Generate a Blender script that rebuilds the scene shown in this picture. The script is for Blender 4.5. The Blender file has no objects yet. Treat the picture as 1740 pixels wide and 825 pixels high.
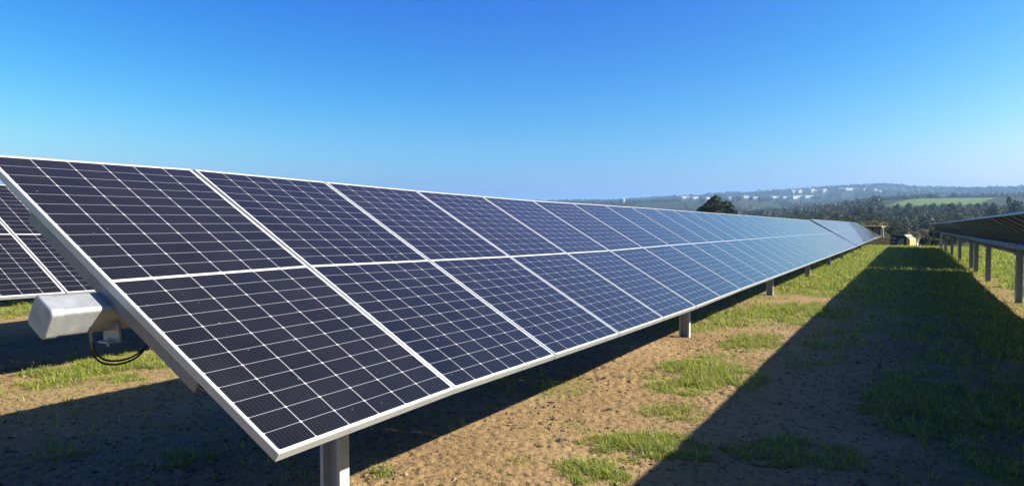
import bpy, math, random
import numpy as np
from mathutils import Matrix, Vector

random.seed(7)
rng = np.random.default_rng(7)
SC = bpy.context.scene
COL = SC.collection
R = math.radians

# ------------------------------------------------------------------ camera, light, exposure
EYE = 1.78
PITCH = R(2.1)
FPX = 1219.3                      # focal length in pixels of the 1740 px wide picture
cam = bpy.data.cameras.new("camera")
cam.sensor_width = 36.0
cam.lens = FPX / 1740 * 36
cam.clip_start, cam.clip_end = 0.05, 30000
camo = bpy.data.objects.new("camera", cam)
COL.objects.link(camo)
camo.location = (0, 0, EYE)
camo.rotation_euler = (R(90) - PITCH, 0, 0)
SC.camera = camo

AZ = R(28.87)                     # heading of the panel rows, clockwise from +Y
D = np.array([math.sin(AZ), math.cos(AZ), 0.0])     # along the rows
N = np.array([math.cos(AZ), -math.sin(AZ), 0.0])    # across the rows, to the right
ROWROT = math.pi / 2 - AZ

SUN_PHI, SUN_EL = R(19), R(31.1)
sv = (N * math.cos(SUN_PHI) + D * math.sin(SUN_PHI)) * math.cos(SUN_EL) + np.array([0, 0, math.sin(SUN_EL)])
SUN_STRENGTH, SKY_STRENGTH, EXPOSURE = 5.0, 0.05, 1.5

w = bpy.data.worlds.new("World")
SC.world = w
w.use_nodes = True
nt = w.node_tree
nt.nodes.clear()
sky = nt.nodes.new("ShaderNodeTexSky")
sky.sky_type = 'NISHITA'
sky.sun_disc = False
sky.sun_elevation = SUN_EL
sky.sun_rotation = math.atan2(sv[0], sv[1])
sky.altitude = 150
sky.air_density = 1.0
sky.dust_density = 1.8
sky.ozone_density = 6.0
bg = nt.nodes.new("ShaderNodeBackground")
bg.inputs[1].default_value = SKY_STRENGTH
wo = nt.nodes.new("ShaderNodeOutputWorld")
# clear winter air: the same sky with its blue deepened, channel by channel
SKY_POW, SKY_GAIN = (3.7, 2.15, 0.78), (0.0870, 0.3020, 1.92)
sepc, comc = nt.nodes.new("ShaderNodeSeparateColor"), nt.nodes.new("ShaderNodeCombineColor")
nt.links.new(sky.outputs[0], sepc.inputs[0])
for i in range(3):
    pw, gn = nt.nodes.new("ShaderNodeMath"), nt.nodes.new("ShaderNodeMath")
    pw.operation, gn.operation = 'POWER', 'MULTIPLY'
    nt.links.new(sepc.outputs[i], pw.inputs[0]); pw.inputs[1].default_value = SKY_POW[i]
    nt.links.new(pw.outputs[0], gn.inputs[0]); gn.inputs[1].default_value = SKY_GAIN[i]
    mn = nt.nodes.new("ShaderNodeMath"); mn.operation = 'MINIMUM'; mn.inputs[1].default_value = (4.7, 7.0, 6.9)[i]
    nt.links.new(gn.outputs[0], mn.inputs[0]); nt.links.new(mn.outputs[0], comc.inputs[i])
nt.links.new(comc.outputs[0], bg.inputs[0])
nt.links.new(bg.outputs[0], wo.inputs[0])

sl = bpy.data.lights.new("sun", 'SUN')
sl.energy = SUN_STRENGTH
sl.angle = R(0.53)
sl.color = (1.0, 0.94, 0.84)
so = bpy.data.objects.new("sun", sl)
COL.objects.link(so)
so.rotation_euler = Vector(sv).to_track_quat('Z', 'Y').to_euler()
so.location = (30, -10, 40)

SC.view_settings.view_transform = 'Standard'
SC.view_settings.look = 'None'
SC.view_settings.gamma = 1
SC.view_settings.exposure = EXPOSURE
SC.view_settings.use_curve_mapping = False
SC.render.engine = 'CYCLES'
SC.cycles.use_denoising = True
SC.cycles.max_bounces = 8
SC.cycles.diffuse_bounces = 2
SC.cycles.glossy_bounces = 4
SC.cycles.transmission_bounces = 4
SC.cycles.volume_bounces = 0
SC.cycles.sample_clamp_indirect = 6

# ------------------------------------------------------------------ helpers
def tag(o, label=None, cat=None, group=None, kind=None):
    if label: o["label"] = label
    if cat: o["category"] = cat
    if group: o["group"] = group
    if kind: o["kind"] = kind
    return o

def link(o, parent=None):
    COL.objects.link(o)
    if parent: o.parent = parent
    return o

def empty(name, loc=(0, 0, 0), rz=0.0):
    o = bpy.data.objects.new(name, None)
    o.empty_display_size = 0.2
    o.location = loc
    o.rotation_euler = (0, 0, rz)
    return link(o)

class MB:
    """collects shapes and links them as one mesh object"""
    def __init__(s): s.v, s.f, s.m, s.sm = [], [], [], []
    def add(s, vs, fs, mi=0, M=None, smooth=False):
        b = len(s.v)
        for p in vs:
            p = Vector(p)
            s.v.append(M @ p if M else p)
        for f in fs:
            s.f.append([b + i for i in f]); s.m.append(mi); s.sm.append(smooth)
    def box(s, c, d, mi=0, M=None):
        x, y, z = c; a, b, h = d[0] / 2, d[1] / 2, d[2] / 2
        vs = [(x + i * a, y + j * b, z + k * h) for k in (-1, 1) for j in (-1, 1) for i in (-1, 1)]
        s.add(vs, [(0, 2, 3, 1), (4, 5, 7, 6), (0, 1, 5, 4), (2, 6, 7, 3), (0, 4, 6, 2), (1, 3, 7, 5)], mi, M)
    def prism(s, poly, y0, y1, mi=0, M=None, smooth=False):
        """poly in (x, z), extruded along y"""
        n = len(poly)
        vs = [(x, y0, z) for x, z in poly] + [(x, y1, z) for x, z in poly]
        fs = [(i, (i + 1) % n, n + (i + 1) % n, n + i) for i in range(n)]
        s.add(vs, fs, mi, M, smooth)
        s.add(vs, [tuple(range(n))[::-1], tuple(range(n, 2 * n))], mi, M)
    def sweep(s, pts, prof, mi=0, M=None, smooth=True, cap=True):
        """prof: list of (a, b) offsets (side, up) or a radius with 8 sides"""
        pts = [Vector(p) for p in pts]
        rings = []
        for i, p in enumerate(pts):
            t = (pts[min(i + 1, len(pts) - 1)] - pts[max(i - 1, 0)]).normalized()
            ref = Vector((0, 0, 1)) if abs(t.z) < 0.95 else Vector((0, 1, 0))
            side = t.cross(ref).normalized(); up = side.cross(t)
            pr = prof[i] if isinstance(prof[0], (list, tuple)) and isinstance(prof[0][0], (list, tuple)) else prof
            rings.append([p + side * a + up * b for a, b in pr])
        n = len(rings[0])
        vs = [v for r_ in rings for v in r_]
        fs = [(i * n + j, i * n + (j + 1) % n, (i + 1) * n + (j + 1) % n, (i + 1) * n + j) for i in range(len(pts) - 1) for j in range(n)]
        s.add(vs, fs, mi, M, smooth)
        if cap:
            s.add(vs, [tuple(range(n))[::-1], tuple(range(len(vs) - n, len(vs)))], mi, M)
    def build(s, name, mats, parent=None):
        me = bpy.data.meshes.new(name)
        me.from_pydata([tuple(p) for p in s.v], [], s.f)
        for m in (mats if isinstance(mats, (list, tuple)) else [mats]): me.materials.append(m)
        me.polygons.foreach_set("material_index", s.m)
        me.polygons.foreach_set("use_smooth", s.sm)
        me.update()
        return link(bpy.data.objects.new(name, me), parent)

def circ(r, n=8): return [(r * math.cos(2 * math.pi * i / n), r * math.sin(2 * math.pi * i / n)) for i in range(n)]

def rsq(h, r, rot=0.0, n=5):
    """rounded square profile of half size h"""
    out = []
    for q, (sx, sy) in enumerate(((1, 1), (-1, 1), (-1, -1), (1, -1))):
        for k in range(n):
            a = q * math.pi / 2 + k / (n - 1) * math.pi / 2
            x, y = sx * (h - r) + r * math.cos(a), sy * (h - r) + r * math.sin(a)
            out.append((x * math.cos(rot) - y * math.sin(rot), x * math.sin(rot) + y * math.cos(rot)))
    return out

def npmesh(name, verts, loops, starts, totals, mats, midx=None, smooth=False):
    me = bpy.data.meshes.new(name)
    me.vertices.add(len(verts)); me.vertices.foreach_set("co", np.ascontiguousarray(verts, dtype=np.float32).ravel())
    me.loops.add(len(loops)); me.loops.foreach_set("vertex_index", np.ascontiguousarray(loops, dtype=np.int32))
    me.polygons.add(len(starts))
    me.polygons.foreach_set("loop_start", np.ascontiguousarray(starts, dtype=np.int32))
    me.polygons.foreach_set("loop_total", np.ascontiguousarray(totals, dtype=np.int32))
    for m in mats: me.materials.append(m)
    if midx is not None: me.polygons.foreach_set("material_index", np.ascontiguousarray(midx, dtype=np.int32))
    me.polygons.foreach_set("use_smooth", np.full(len(starts), smooth, dtype=bool))
    me.update(calc_edges=True)
    return me

def quads(name, V, mats, midx=None, smooth=False):
    """V: (n, 4, 3)"""
    n = len(V)
    return npmesh(name, V.reshape(-1, 3), np.arange(4 * n), np.arange(n) * 4, np.full(n, 4), mats, midx, smooth)

def hash2(i, j, k=0):
    h = (i.astype(np.int64) * 374761393 + j.astype(np.int64) * 668265263 + k * 974634721) & 0x7fffffff
    h = ((h ^ (h >> 13)) * 1274126177) & 0x7fffffff
    return ((h ^ (h >> 16)) & 0xffff) / 65535.0

def vnoise(x, y, k=0):
    i, j = np.floor(x), np.floor(y)
    u, v = x - i, y - j
    u, v = u * u * (3 - 2 * u), v * v * (3 - 2 * v)
    a, b, c, d = hash2(i, j, k), hash2(i + 1, j, k), hash2(i, j + 1, k), hash2(i + 1, j + 1, k)
    return (a * (1 - u) + b * u) * (1 - v) + (c * (1 - u) + d * u) * v

def fbm(x, y, o=4, k=0):
    t, a, s_ = 0, 0.5, 0
    for q in range(o):
        t = t + a * vnoise(x * 2 ** q, y * 2 ** q, k + q); s_ += a; a *= 0.5
    return t / s_

def sstep(a, b, x):
    t = np.clip((x - a) / (b - a), 0, 1)
    return t * t * (3 - 2 * t)

# ------------------------------------------------------------------ terrain shape
def az_of_px(x): return math.atan((x - 870) / FPX)
TX = np.array([700, 1050, 1150, 1200, 1260, 1310, 1345, 1400, 1450, 1500, 1560, 1620, 1690, 1740, 1870], float)
RR = np.array([86, 120, 200, 300, 450, 650, 900, 1150, 1500, 2000, 2900, 4200, 9000], float)
TAB = {  # picture height of the land at each distance, per heading; unseen last column lowered to brighten the far panels' reflection
    86:   [421] * 15,
    120:  [407] * 15,
    200:  [394] * 15,
    300:  [384] * 15,
    450:  [374, 374, 374, 374, 374, 374, 373, 371, 369, 366, 364, 363, 362, 362, 368],
    650:  [374, 374, 374, 374, 373, 372, 370, 365, 358, 350, 348.5, 347.5, 347.5, 348, 362],
    900:  [371, 371, 371, 371, 368.5, 364.5, 361, 356, 350, 341, 337.5, 336.5, 335.5, 335, 355],
    1150: [368, 366, 364, 362, 360, 360, 360, 357, 352, 344, 341, 340, 338, 336, 352],
    1500: [352, 349, 344, 342, 339, 344, 351, 352, 350, 345, 342, 340, 337, 335, 350],
    2000: [350, 346, 342, 341, 341, 341, 342, 339, 336, 334, 334, 334, 331.5, 330, 347],
    2900: [348, 344.5, 338, 335, 332, 329.5, 326, 322.5, 320, 317.5, 322, 324.5, 323.5, 322.5, 344],
    4200: [350, 347, 342, 338, 336, 334, 330, 328, 326, 326, 328, 330, 330, 330, 330],
    9000: [362] * 15,
}
TROWS = np.array([TAB[int(r)] for r in RR])
TAZ = np.arctan((TX - 870) / FPX)
HOR = 412.5 - FPX * math.tan(PITCH)

def near_z(s, n):
    z = EYE - 1.72 - 0.0135 * np.minimum(s, 42) - 0.009 * np.clip(s - 42, 0, 40)
    z = z + 0.032 * np.clip(-n - 8.0, 0, 14) - 0.10 * sstep(0.5, 2.5, n) * (1 - sstep(20, 40, s))
    z = z - 0.95 * sstep(69.5, 76, s)
    return z

def gz(x, y):
    x = np.asarray(x, float); y = np.asarray(y, float)
    s = x * D[0] + y * D[1]; n = x * N[0] + y * N[1]
    nz = near_z(s, n)
    r = np.hypot(x, y); a = np.arctan2(x, y)
    a = np.clip(np.where(y < 0, np.sign(x) * TAZ[-1] * 1.2, a), TAZ[0], TAZ[-1])
    ai = np.interp(a, TAZ, np.arange(len(TAZ)))
    i0 = np.clip(np.floor(ai).astype(int), 0, len(TAZ) - 2); fa = ai - i0
    ri = np.interp(np.log(np.maximum(r, 1)), np.log(RR), np.arange(len(RR)))
    j0 = np.clip(np.floor(ri).astype(int), 0, len(RR) - 2); fr = ri - j0
    fr = fr * fr * (3 - 2 * fr)
    def hz(j):
        px = TROWS[j, i0] * (1 - fa) + TROWS[j, i0 + 1] * fa
        return EYE + (HOR - px) / FPX * RR[j]
    far = EYE + (hz(j0) * (1 - fr) + hz(j0 + 1) * fr - EYE) * np.cos(a)
    t = sstep(78, 100, r)
    rough = (fbm(x / 140, y / 140, 4, 3) - 0.5) * 0.012 * np.clip(r - 400, 0, 2500)
    return nz * (1 - t) + (far + rough * 0.5) * t

def at_px(x, y, r0=20, r1=6000):
    """point where the line of sight through a pixel meets the land"""
    dx, dz = (x - 870) / FPX, (412.5 - y) / FPX
    v = np.array([dx, math.cos(PITCH) + dz * math.sin(PITCH), -math.sin(PITCH) + dz * math.cos(PITCH)])
    ts = np.geomspace(r0, r1, 1500)
    g = gz(v[0] * ts, v[1] * ts) - (EYE + v[2] * ts)
    k = np.argmax(g > 0)
    t = ts[k] if g[k] > 0 else r1 * 0.5
    return v[0] * t, v[1] * t

def rowpt(s, n):
    p = D * s + N * n
    return float(p[0]), float(p[1])

# how much grass grows at a spot, 0 to 1
def grass_rho(s, n):
    big = fbm(s / 1.7 + 5, n / 1.1, 3, 11)
    fine = fbm(s * 1.6, n * 1.6, 3, 21)
    # strip between the front row and the lane
    a = sstep(15.5, 22, s + (big - 0.5) * 8) * 0.95
    a = np.maximum(a, 0.75 * sstep(0.56, 0.68, big) * sstep(5, 9, s))
    a = np.maximum(a, 0.32 * sstep(0.56, 0.70, fine))
    # the lane
    lane = np.clip(0.14 + 0.9 * sstep(0.46, 0.62, big) * 0.7, 0, 1) * (0.45 + 0.55 * sstep(6, 14, s))
    lane = np.maximum(lane, sstep(13, 24, s + (big - 0.5) * 6) * 0.85)
    lane = np.maximum(lane, 0.9 * sstep(-0.6, 0.5, n + (big - 0.5) * 1.8 + (s - 7) * 0.06))
    right = np.clip(0.25 + sstep(2.45, 2.85, n + (fine - 0.5) * 1.2), 0, 1)
    right = np.maximum(right, sstep(28, 36, s))
    back = 0.10 + 0.55 * sstep(0.50, 0.64, big)
    under = 0.12 + 0.50 * sstep(0.52, 0.68, big) + 0.35 * sstep(13, 24, s)
    rho = np.where(n < -6.6, back, np.where(n < -3.3, under, np.where(n < -1.3, a, np.where(n < 2.0, lane, right))))
    return np.clip(rho, 0, 1) * (0.35 + 0.65 * sstep(0.38, 0.55, fine))

# ------------------------------------------------------------------ materials
def mat(name, col=(0.5, 0.5, 0.5), rough=0.6, metal=0.0, spec=0.5):
    m = bpy.data.materials.new(name); m.use_nodes = True
    b = m.node_tree.nodes["Principled BSDF"]
    b.inputs["Base Color"].default_value = (*col, 1)
    b.inputs["Roughness"].default_value = rough
    b.inputs["Metallic"].default_value = metal
    b.inputs["Specular IOR Level"].default_value = spec
    return m

class G:
    """small node graph writer"""
    def __init__(s, m): s.t = m.node_tree; s.b = s.t.nodes["Principled BSDF"]
    def n(s, typ, **kw):
        x = s.t.nodes.new(typ)
        for k, v in kw.items(): setattr(x, k, v)
        return x
    def put(s, sock, v):
        if hasattr(v, "is_output") or isinstance(v, bpy.types.NodeSocket): s.t.links.new(v, sock)
        elif v is not None: sock.default_value = v
    def math(s, op, a, b=None, c=None):
        x = s.n("ShaderNodeMath", operation=op)
        for i, v in enumerate((a, b, c)):
            if v is not None: s.put(x.inputs[i], v)
        return x.outputs[0]
    def mix(s, f, a, b):
        x = s.n("ShaderNodeMix", data_type='RGBA')
        s.put(x.inputs[0], f); s.put(x.inputs[6], a if not isinstance(a, tuple) else (*a, 1)); s.put(x.inputs[7], b if not isinstance(b, tuple) else (*b, 1))
        return x.outputs[2]
    def noise(s, scale, detail=4, rough=0.5, vec=None):
        x = s.n("ShaderNodeTexNoise"); x.inputs["Scale"].default_value = scale
        x.inputs["Detail"].default_value = detail; x.inputs["Roughness"].default_value = rough
        if vec is not None: s.put(x.inputs["Vector"], vec)
        return x.outputs[0]
    def ramp(s, f, stops):
        x = s.n("ShaderNodeValToRGB"); e = x.color_ramp.elements
        for i, (p, c) in enumerate(stops):
            el = e[i] if i < 2 else e.new(p)
            el.position = p; el.color = (*c, 1) if len(c) == 3 else c
        s.put(x.inputs[0], f)
        return x.outputs[0]
    def obj(s): return s.n("ShaderNodeTexCoord").outputs["Object"]
    def bump(s, h, strength=0.5, dist=0.02):
        x = s.n("ShaderNodeBump"); x.inputs["Strength"].default_value = strength; x.inputs["Distance"].default_value = dist
        s.put(x.inputs["Height"], h); s.put(s.b.inputs["Normal"], x.outputs[0])

def varied(name, c0, c1, scale, rough=0.6, metal=0.0, bump=0.0, spec=0.5):
    m = mat(name, c0, rough, metal, spec); g = G(m)
    f = g.noise(scale, 5, 0.6, g.obj())
    g.put(g.b.inputs["Base Color"], g.ramp(f, [(0.3, c0), (0.7, c1)]))
    if bump: g.bump(f, bump, 0.01)
    return m

PW, PH, HALF = 1.145, 2.278, 1.139     # module size

def make_cell_mat():
    m = mat("solar_cells", (0.01, 0.012, 0.02), 0.1); g = G(m)
    sep = g.n("ShaderNodeSeparateXYZ"); g.put(sep.inputs[0], g.obj())
    x, y = sep.outputs[0], sep.outputs[1]
    cx, cy = 0.1845, 0.0927
    u = g.math('DIVIDE', g.math('SUBTRACT', x, 0.0190), 0.1845)
    ay = g.math('ABSOLUTE', y)
    v = g.math('DIVIDE', g.math('SUBTRACT', ay, 0.0085), cy)
    fu, fv = g.math('FRACT', u), g.math('FRACT', v)
    du = g.math('MULTIPLY', g.math('MINIMUM', fu, g.math('SUBTRACT', 1.0, fu)), 0.1845)   # metres to the nearest gap
    dv = g.math('MULTIPLY', g.math('MINIMUM', fv, g.math('SUBTRACT', 1.0, fv)), cy)
    l1 = g.math('LESS_THAN', du, 0.0012)
    l2 = g.math('LESS_THAN', dv, 0.0009)
    dia = g.math('LESS_THAN', g.math('ADD', du, dv), 0.0070)
    out = g.math('MAXIMUM', g.math('LESS_THAN', u, 0.0), g.math('GREATER_THAN', u, 6.0))
    out = g.math('MAXIMUM', out, g.math('MAXIMUM', g.math('LESS_THAN', v, 0.0), g.math('GREATER_THAN', v, 12.0)))
    white = g.math('MAXIMUM', g.math('MAXIMUM', l1, l2), g.math('MAXIMUM', dia, out))
    # ribbons: ten fine wires along each cell
    fb = g.math('FRACT', g.math('ADD', g.math('MULTIPLY', u, 10.0), 0.5))
    db = g.math('MULTIPLY', g.math('MINIMUM', fb, g.math('SUBTRACT', 1.0, fb)), cx / 10)
    wire = g.math('MULTIPLY', g.math('LESS_THAN', db, 0.0006), 0.55)
    wn = g.n("ShaderNodeTexWhiteNoise", noise_dimensions='3D')
    comb = g.n("ShaderNodeCombineXYZ")
    info = g.n("ShaderNodeObjectInfo")
    g.put(comb.inputs[0], g.math('FLOOR', u)); g.put(comb.inputs[1], g.math('FLOOR', g.math('DIVIDE', y, cy)))
    g.put(comb.inputs[2], g.math('MULTIPLY', info.outputs["Random"], 97.0)); g.put(wn.inputs[0], comb.outputs[0])
    cell = g.mix(wn.outputs[0], (0.0042, 0.0044, 0.0022), (0.0062, 0.0062, 0.0036))
    cell = g.mix(g.math('MULTIPLY', info.outputs["Random"], 0.30), cell, (0.0105, 0.0105, 0.0085))
    cell = g.mix(wire, cell, (0.045, 0.046, 0.050))
    colr = g.mix(g.math('MULTIPLY', l2, 0.85), cell, (0.36, 0.36, 0.37))
    hard = g.math('MAXIMUM', g.math('MAXIMUM', l1, dia), out)
    colr = g.mix(hard, colr, (0.48, 0.48, 0.48))
    # thin dust and a few droppings on the glass
    tc = g.n("ShaderNodeVectorMath", operation='ADD'); g.put(tc.inputs[0], g.obj())
    cb = g.n("ShaderNodeCombineXYZ"); g.put(cb.inputs[0], g.math('MULTIPLY', info.outputs["Random"], 53.0)); g.put(tc.inputs[1], cb.outputs[0])
    dust = g.noise(3.0, 6, 0.65, tc.outputs[0])
    spots = g.math('GREATER_THAN', g.noise(34.0, 2, 0.5, tc.outputs[0]), 0.772)
    dm = g.math('MULTIPLY', g.ramp(dust, [(0.35, (0, 0, 0)), (0.8, (1, 1, 1))]), 0.012)
    colr = g.mix(dm, colr, (0.42, 0.38, 0.32))
    colr = g.mix(g.math('MULTIPLY', spots, 0.35), colr, (0.5, 0.5, 0.5))
    g.put(g.b.inputs["Base Color"], colr)
    g.b.inputs["IOR"].default_value = 1.40
    g.b.inputs["Sheen Weight"].default_value = 0.38
    g.b.inputs["Sheen Roughness"].default_value = 0.3
    g.b.inputs["Sheen Tint"].default_value = (1.0, 0.80, 0.55, 1)
    g.put(g.b.inputs["Roughness"], g.math("ADD", 0.015, g.math("MULTIPLY", dust, 0.015)))
    return m

M_cell = make_cell_mat()
M_back = varied("panel_backsheet", (0.022, 0.027, 0.038), (0.034, 0.040, 0.054), 3.0, 0.45)
M_alu = varied("frame_aluminium", (0.38, 0.38, 0.375), (0.46, 0.46, 0.45), 9.0, 0.42, 0.45)
M_galv = varied("galvanised_steel", (0.25, 0.26, 0.265), (0.36, 0.37, 0.375), 14.0, 0.55, 0.5, 0.05)
M_post = varied("post_steel", (0.32, 0.32, 0.305), (0.42, 0.42, 0.40), 10.0, 0.6, 0.08, 0.08)
M_rail = varied("rail_steel", (0.15, 0.16, 0.17), (0.21, 0.22, 0.235), 12.0, 0.45, 0.5)
M_cable = mat("black_cable", (0.012, 0.012, 0.013), 0.4)
M_bolt = mat("bolt_steel", (0.16, 0.16, 0.16), 0.4, 0.7)

# soil with grass stain driven by the growth map stored on the vertices
def make_ground_mat():
    m = mat("soil", (0.3, 0.2, 0.12), 0.95, 0, 0.15); g = G(m)
    p = g.obj()
    n1, n2, n3 = g.noise(0.55, 6, 0.6, p), g.noise(16.0, 6, 0.7, p), g.noise(75.0, 4, 0.65, p)
    c = g.ramp(n1, [(0.30, (0.210, 0.136, 0.062)), (0.52, (0.275, 0.184, 0.085)), (0.72, (0.345, 0.245, 0.120))])
    c = g.mix(g.ramp(n2, [(0.38, (0.9, 0.9, 0.9)), (0.46, (0, 0, 0))]), c, (0.060, 0.040, 0.022))
    c = g.mix(g.ramp(n3, [(0.58, (0, 0, 0)), (0.72, (0.7, 0.7, 0.7))]), c, (0.40, 0.30, 0.165))
    at = g.n("ShaderNodeAttribute", attribute_name="growth")
    gr = g.mix(n2, (0.070, 0.110, 0.012), (0.160, 0.200, 0.030))
    c = g.mix(g.math('MULTIPLY', at.outputs["Fac"], 0.85), c, gr)
    g.put(g.b.inputs["Base Color"], c)
    h = g.math('ADD', g.math('MULTIPLY', n2, 0.6), g.math('MULTIPLY', n3, 0.25))
    g.bump(h, 1.0, 0.05)
    return m

def make_hill_mat():
    m = mat("hill_cover", (0.05, 0.07, 0.03), 0.95, 0, 0.1); g = G(m)
    p = g.obj()
    n1, n2 = g.noise(0.012, 6, 0.65, p), g.noise(0.12, 5, 0.6, p)
    c = g.mix(n2, (0.018, 0.026, 0.012), (0.045, 0.055, 0.026))
    c = g.mix(g.ramp(n1, [(0.58, (0, 0, 0)), (0.66, (0.7, 0.7, 0.7))]), c, (0.085, 0.08, 0.045))
    f = g.n("ShaderNodeAttribute", attribute_name="field")
    c = g.mix(f.outputs["Fac"], c, g.mix(n2, (0.080, 0.125, 0.030), (0.12, 0.165, 0.045)))
    d = g.n("ShaderNodeAttribute", attribute_name="dry")
    c = g.mix(g.math('MULTIPLY', d.outputs["Fac"], g.ramp(n2, [(0.40, (0.15, 0.15, 0.15)), (0.6, (1, 1, 1))])), c, (0.46, 0.42, 0.33))
    g.put(g.b.inputs["Base Color"], c)
    g.bump(n2, 0.8, 3.0)
    return m

def leaf_mat(name, c0, c1, trans=0.25):
    m = mat(name, c0, 0.65, 0, 0.25); g = G(m)
    geo = g.n("ShaderNodeNewGeometry")
    c = g.mix(geo.outputs["Random Per Island"], c0, c1)
    g.put(g.b.inputs["Base Color"], c)
    tr = g.n("ShaderNodeBsdfTranslucent"); g.put(tr.inputs[0], c)
    mx = g.n("ShaderNodeMixShader"); mx.inputs[0].default_value = trans
    out = [x for x in g.t.nodes if x.type == 'OUTPUT_MATERIAL'][0]
    g.t.links.new(g.b.outputs[0], mx.inputs[1]); g.t.links.new(tr.outputs[0], mx.inputs[2]); g.t.links.new(mx.outputs[0], out.inputs[0])
    return m

M_soil, M_hill = make_ground_mat(), make_hill_mat()
M_g1 = leaf_mat("grass_green", (0.105, 0.165, 0.010), (0.185, 0.255, 0.022), 0.35)
M_g2 = leaf_mat("grass_yellow", (0.29, 0.33, 0.035), (0.44, 0.44, 0.09), 0.42)
M_g3 = leaf_mat("grass_dry", (0.22, 0.18, 0.10), (0.30, 0.26, 0.17), 0.2)

# ------------------------------------------------------------------ ground and hills (one land, two sheets that meet edge to edge)
def polar(name, rs, azs, m, attrs, closed=False, centre=False):
    A, Rr = np.meshgrid(azs, rs)
    X, Y = np.sin(A) * Rr, np.cos(A) * Rr
    Z = gz(X, Y)
    s, n = X * D[0] + Y * D[1], X * N[0] + Y * N[1]
    near = 1 - sstep(14, 40, Rr)
    Z = Z + near * ((fbm(X * 1.1, Y * 1.1, 3, 41) - 0.5) * 0.05 + (fbm(X * 22, Y * 22, 3, 51) - 0.5) * 0.042 * (1 - sstep(9, 20, Rr)) * (0.35 + fbm(X * 0.9, Y * 0.9, 2, 55)))
    nr, na = Z.shape
    V = np.stack([X, Y, Z], -1).reshape(-1, 3)
    i, j = np.meshgrid(np.arange(nr - 1), np.arange(na - (0 if closed else 1)), indexing='ij')
    j2 = (j + 1) % na
    F = np.stack([i * na + j, i * na + j2, (i + 1) * na + j2, (i + 1) * na + j], -1).reshape(-1, 4)[:, ::-1]
    loops = F.ravel(); nf = len(F)
    starts, tot = np.arange(nf) * 4, np.full(nf, 4)
    if centre:
        V = np.vstack([V, [[0, 0, float(gz(0, 0))]]]); c = len(V) - 1
        tri = np.stack([np.full(na, c), (np.arange(na) + 1) % na, np.arange(na)], -1)
        loops = np.r_[loops, tri.ravel()]; starts = np.r_[starts, nf * 4 + np.arange(na) * 3]; tot = np.r_[tot, np.full(na, 3)]
    me = npmesh(name, V, loops, starts, tot, [m], None, True)
    for an, fn in attrs.items():
        val = fn(V[:, 0], V[:, 1]).astype(np.float32)
        a = me.attributes.new(an, 'FLOAT', 'POINT'); a.data.foreach_set("value", val)
    return link(bpy.data.objects.new(name, me))

azs = np.r_[np.arange(-40, 42, 0.12), np.arange(42, 320, 3.0)] * math.pi / 180
def growth(x, y):
    s, n = x * D[0] + y * D[1], x * N[0] + y * N[1]
    return np.clip(grass_rho(s, n) * 1.15, 0, 1)
RS_NEAR = np.r_[np.geomspace(0.8, 3.2, 60)[:-1], np.geomspace(3.2, 16, 420)[:-1], np.geomspace(16, 88, 240)]
gnd = polar("ground", RS_NEAR, azs, M_soil, {"growth": growth}, True, True)
tag(gnd, kind="structure")
def pxx(x, y): return 870 + FPX * np.tan(np.clip(np.arctan2(x, y), -1.2, 1.2))
def pyy(x, y): return HOR - (gz(x, y) - EYE) / np.maximum(np.hypot(x, y), 1) * FPX
def f_field(x, y):
    r, p = np.hypot(x, y), pxx(x, y)
    wob = (fbm(x / 60, y / 60, 3, 61) - 0.5) * 120
    left = 1494 + np.clip(r - 640, 0, 300) * 0.24
    return ((p > left) & (p < 1700 - np.clip(900 - r, 0, 250) * 0.18) & (r + wob * 0.5 + 0 > 630) & (r + wob * 0.3 < 925) & (y > 0)).astype(float)
def f_dry(x, y):
    r, p = np.hypot(x, y), pxx(x, y)
    a = sstep(1640, 1690, p) * sstep(1300, 1450, r) * (1 - sstep(2050, 2250, r))
    b = sstep(1080, 1150, p) * (1 - sstep(1380, 1420, p)) * sstep(2450, 2550, r) * (1 - sstep(2750, 2850, r)) * 0.5
    c = sstep(-900, 900, -p + 1200) * sstep(1300, 1400, r) * (1 - sstep(2300, 2500, r)) * 0.25
    return np.where(y > 0, np.maximum(np.maximum(a, b), c * 0), 0)
hills = polar("hills", np.geomspace(88, 9000, 300), azs, M_hill, {"field": f_field, "dry": f_dry}, True)
tag(hills, kind="structure")

# ------------------------------------------------------------------ solar trackers
TILT = R(30.1)
PITCHX = 1.155
def track_z(s):
    """height of the row's centre line above datum at distance s along the rows"""
    xs = [0, 1.8, 3.0, 5.0, 7.5, 10, 14, 19, 25, 35, 45, 55, 72]
    dz = [0.0, 0.0, 0.012, -0.010, -0.022, -0.006, 0.004, 0.018, 0.03, 0.05, 0.09, 0.13, 0.17]
    return EYE - 0.2406 - 0.01541 * s + np.interp(s, xs, dz)

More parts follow.
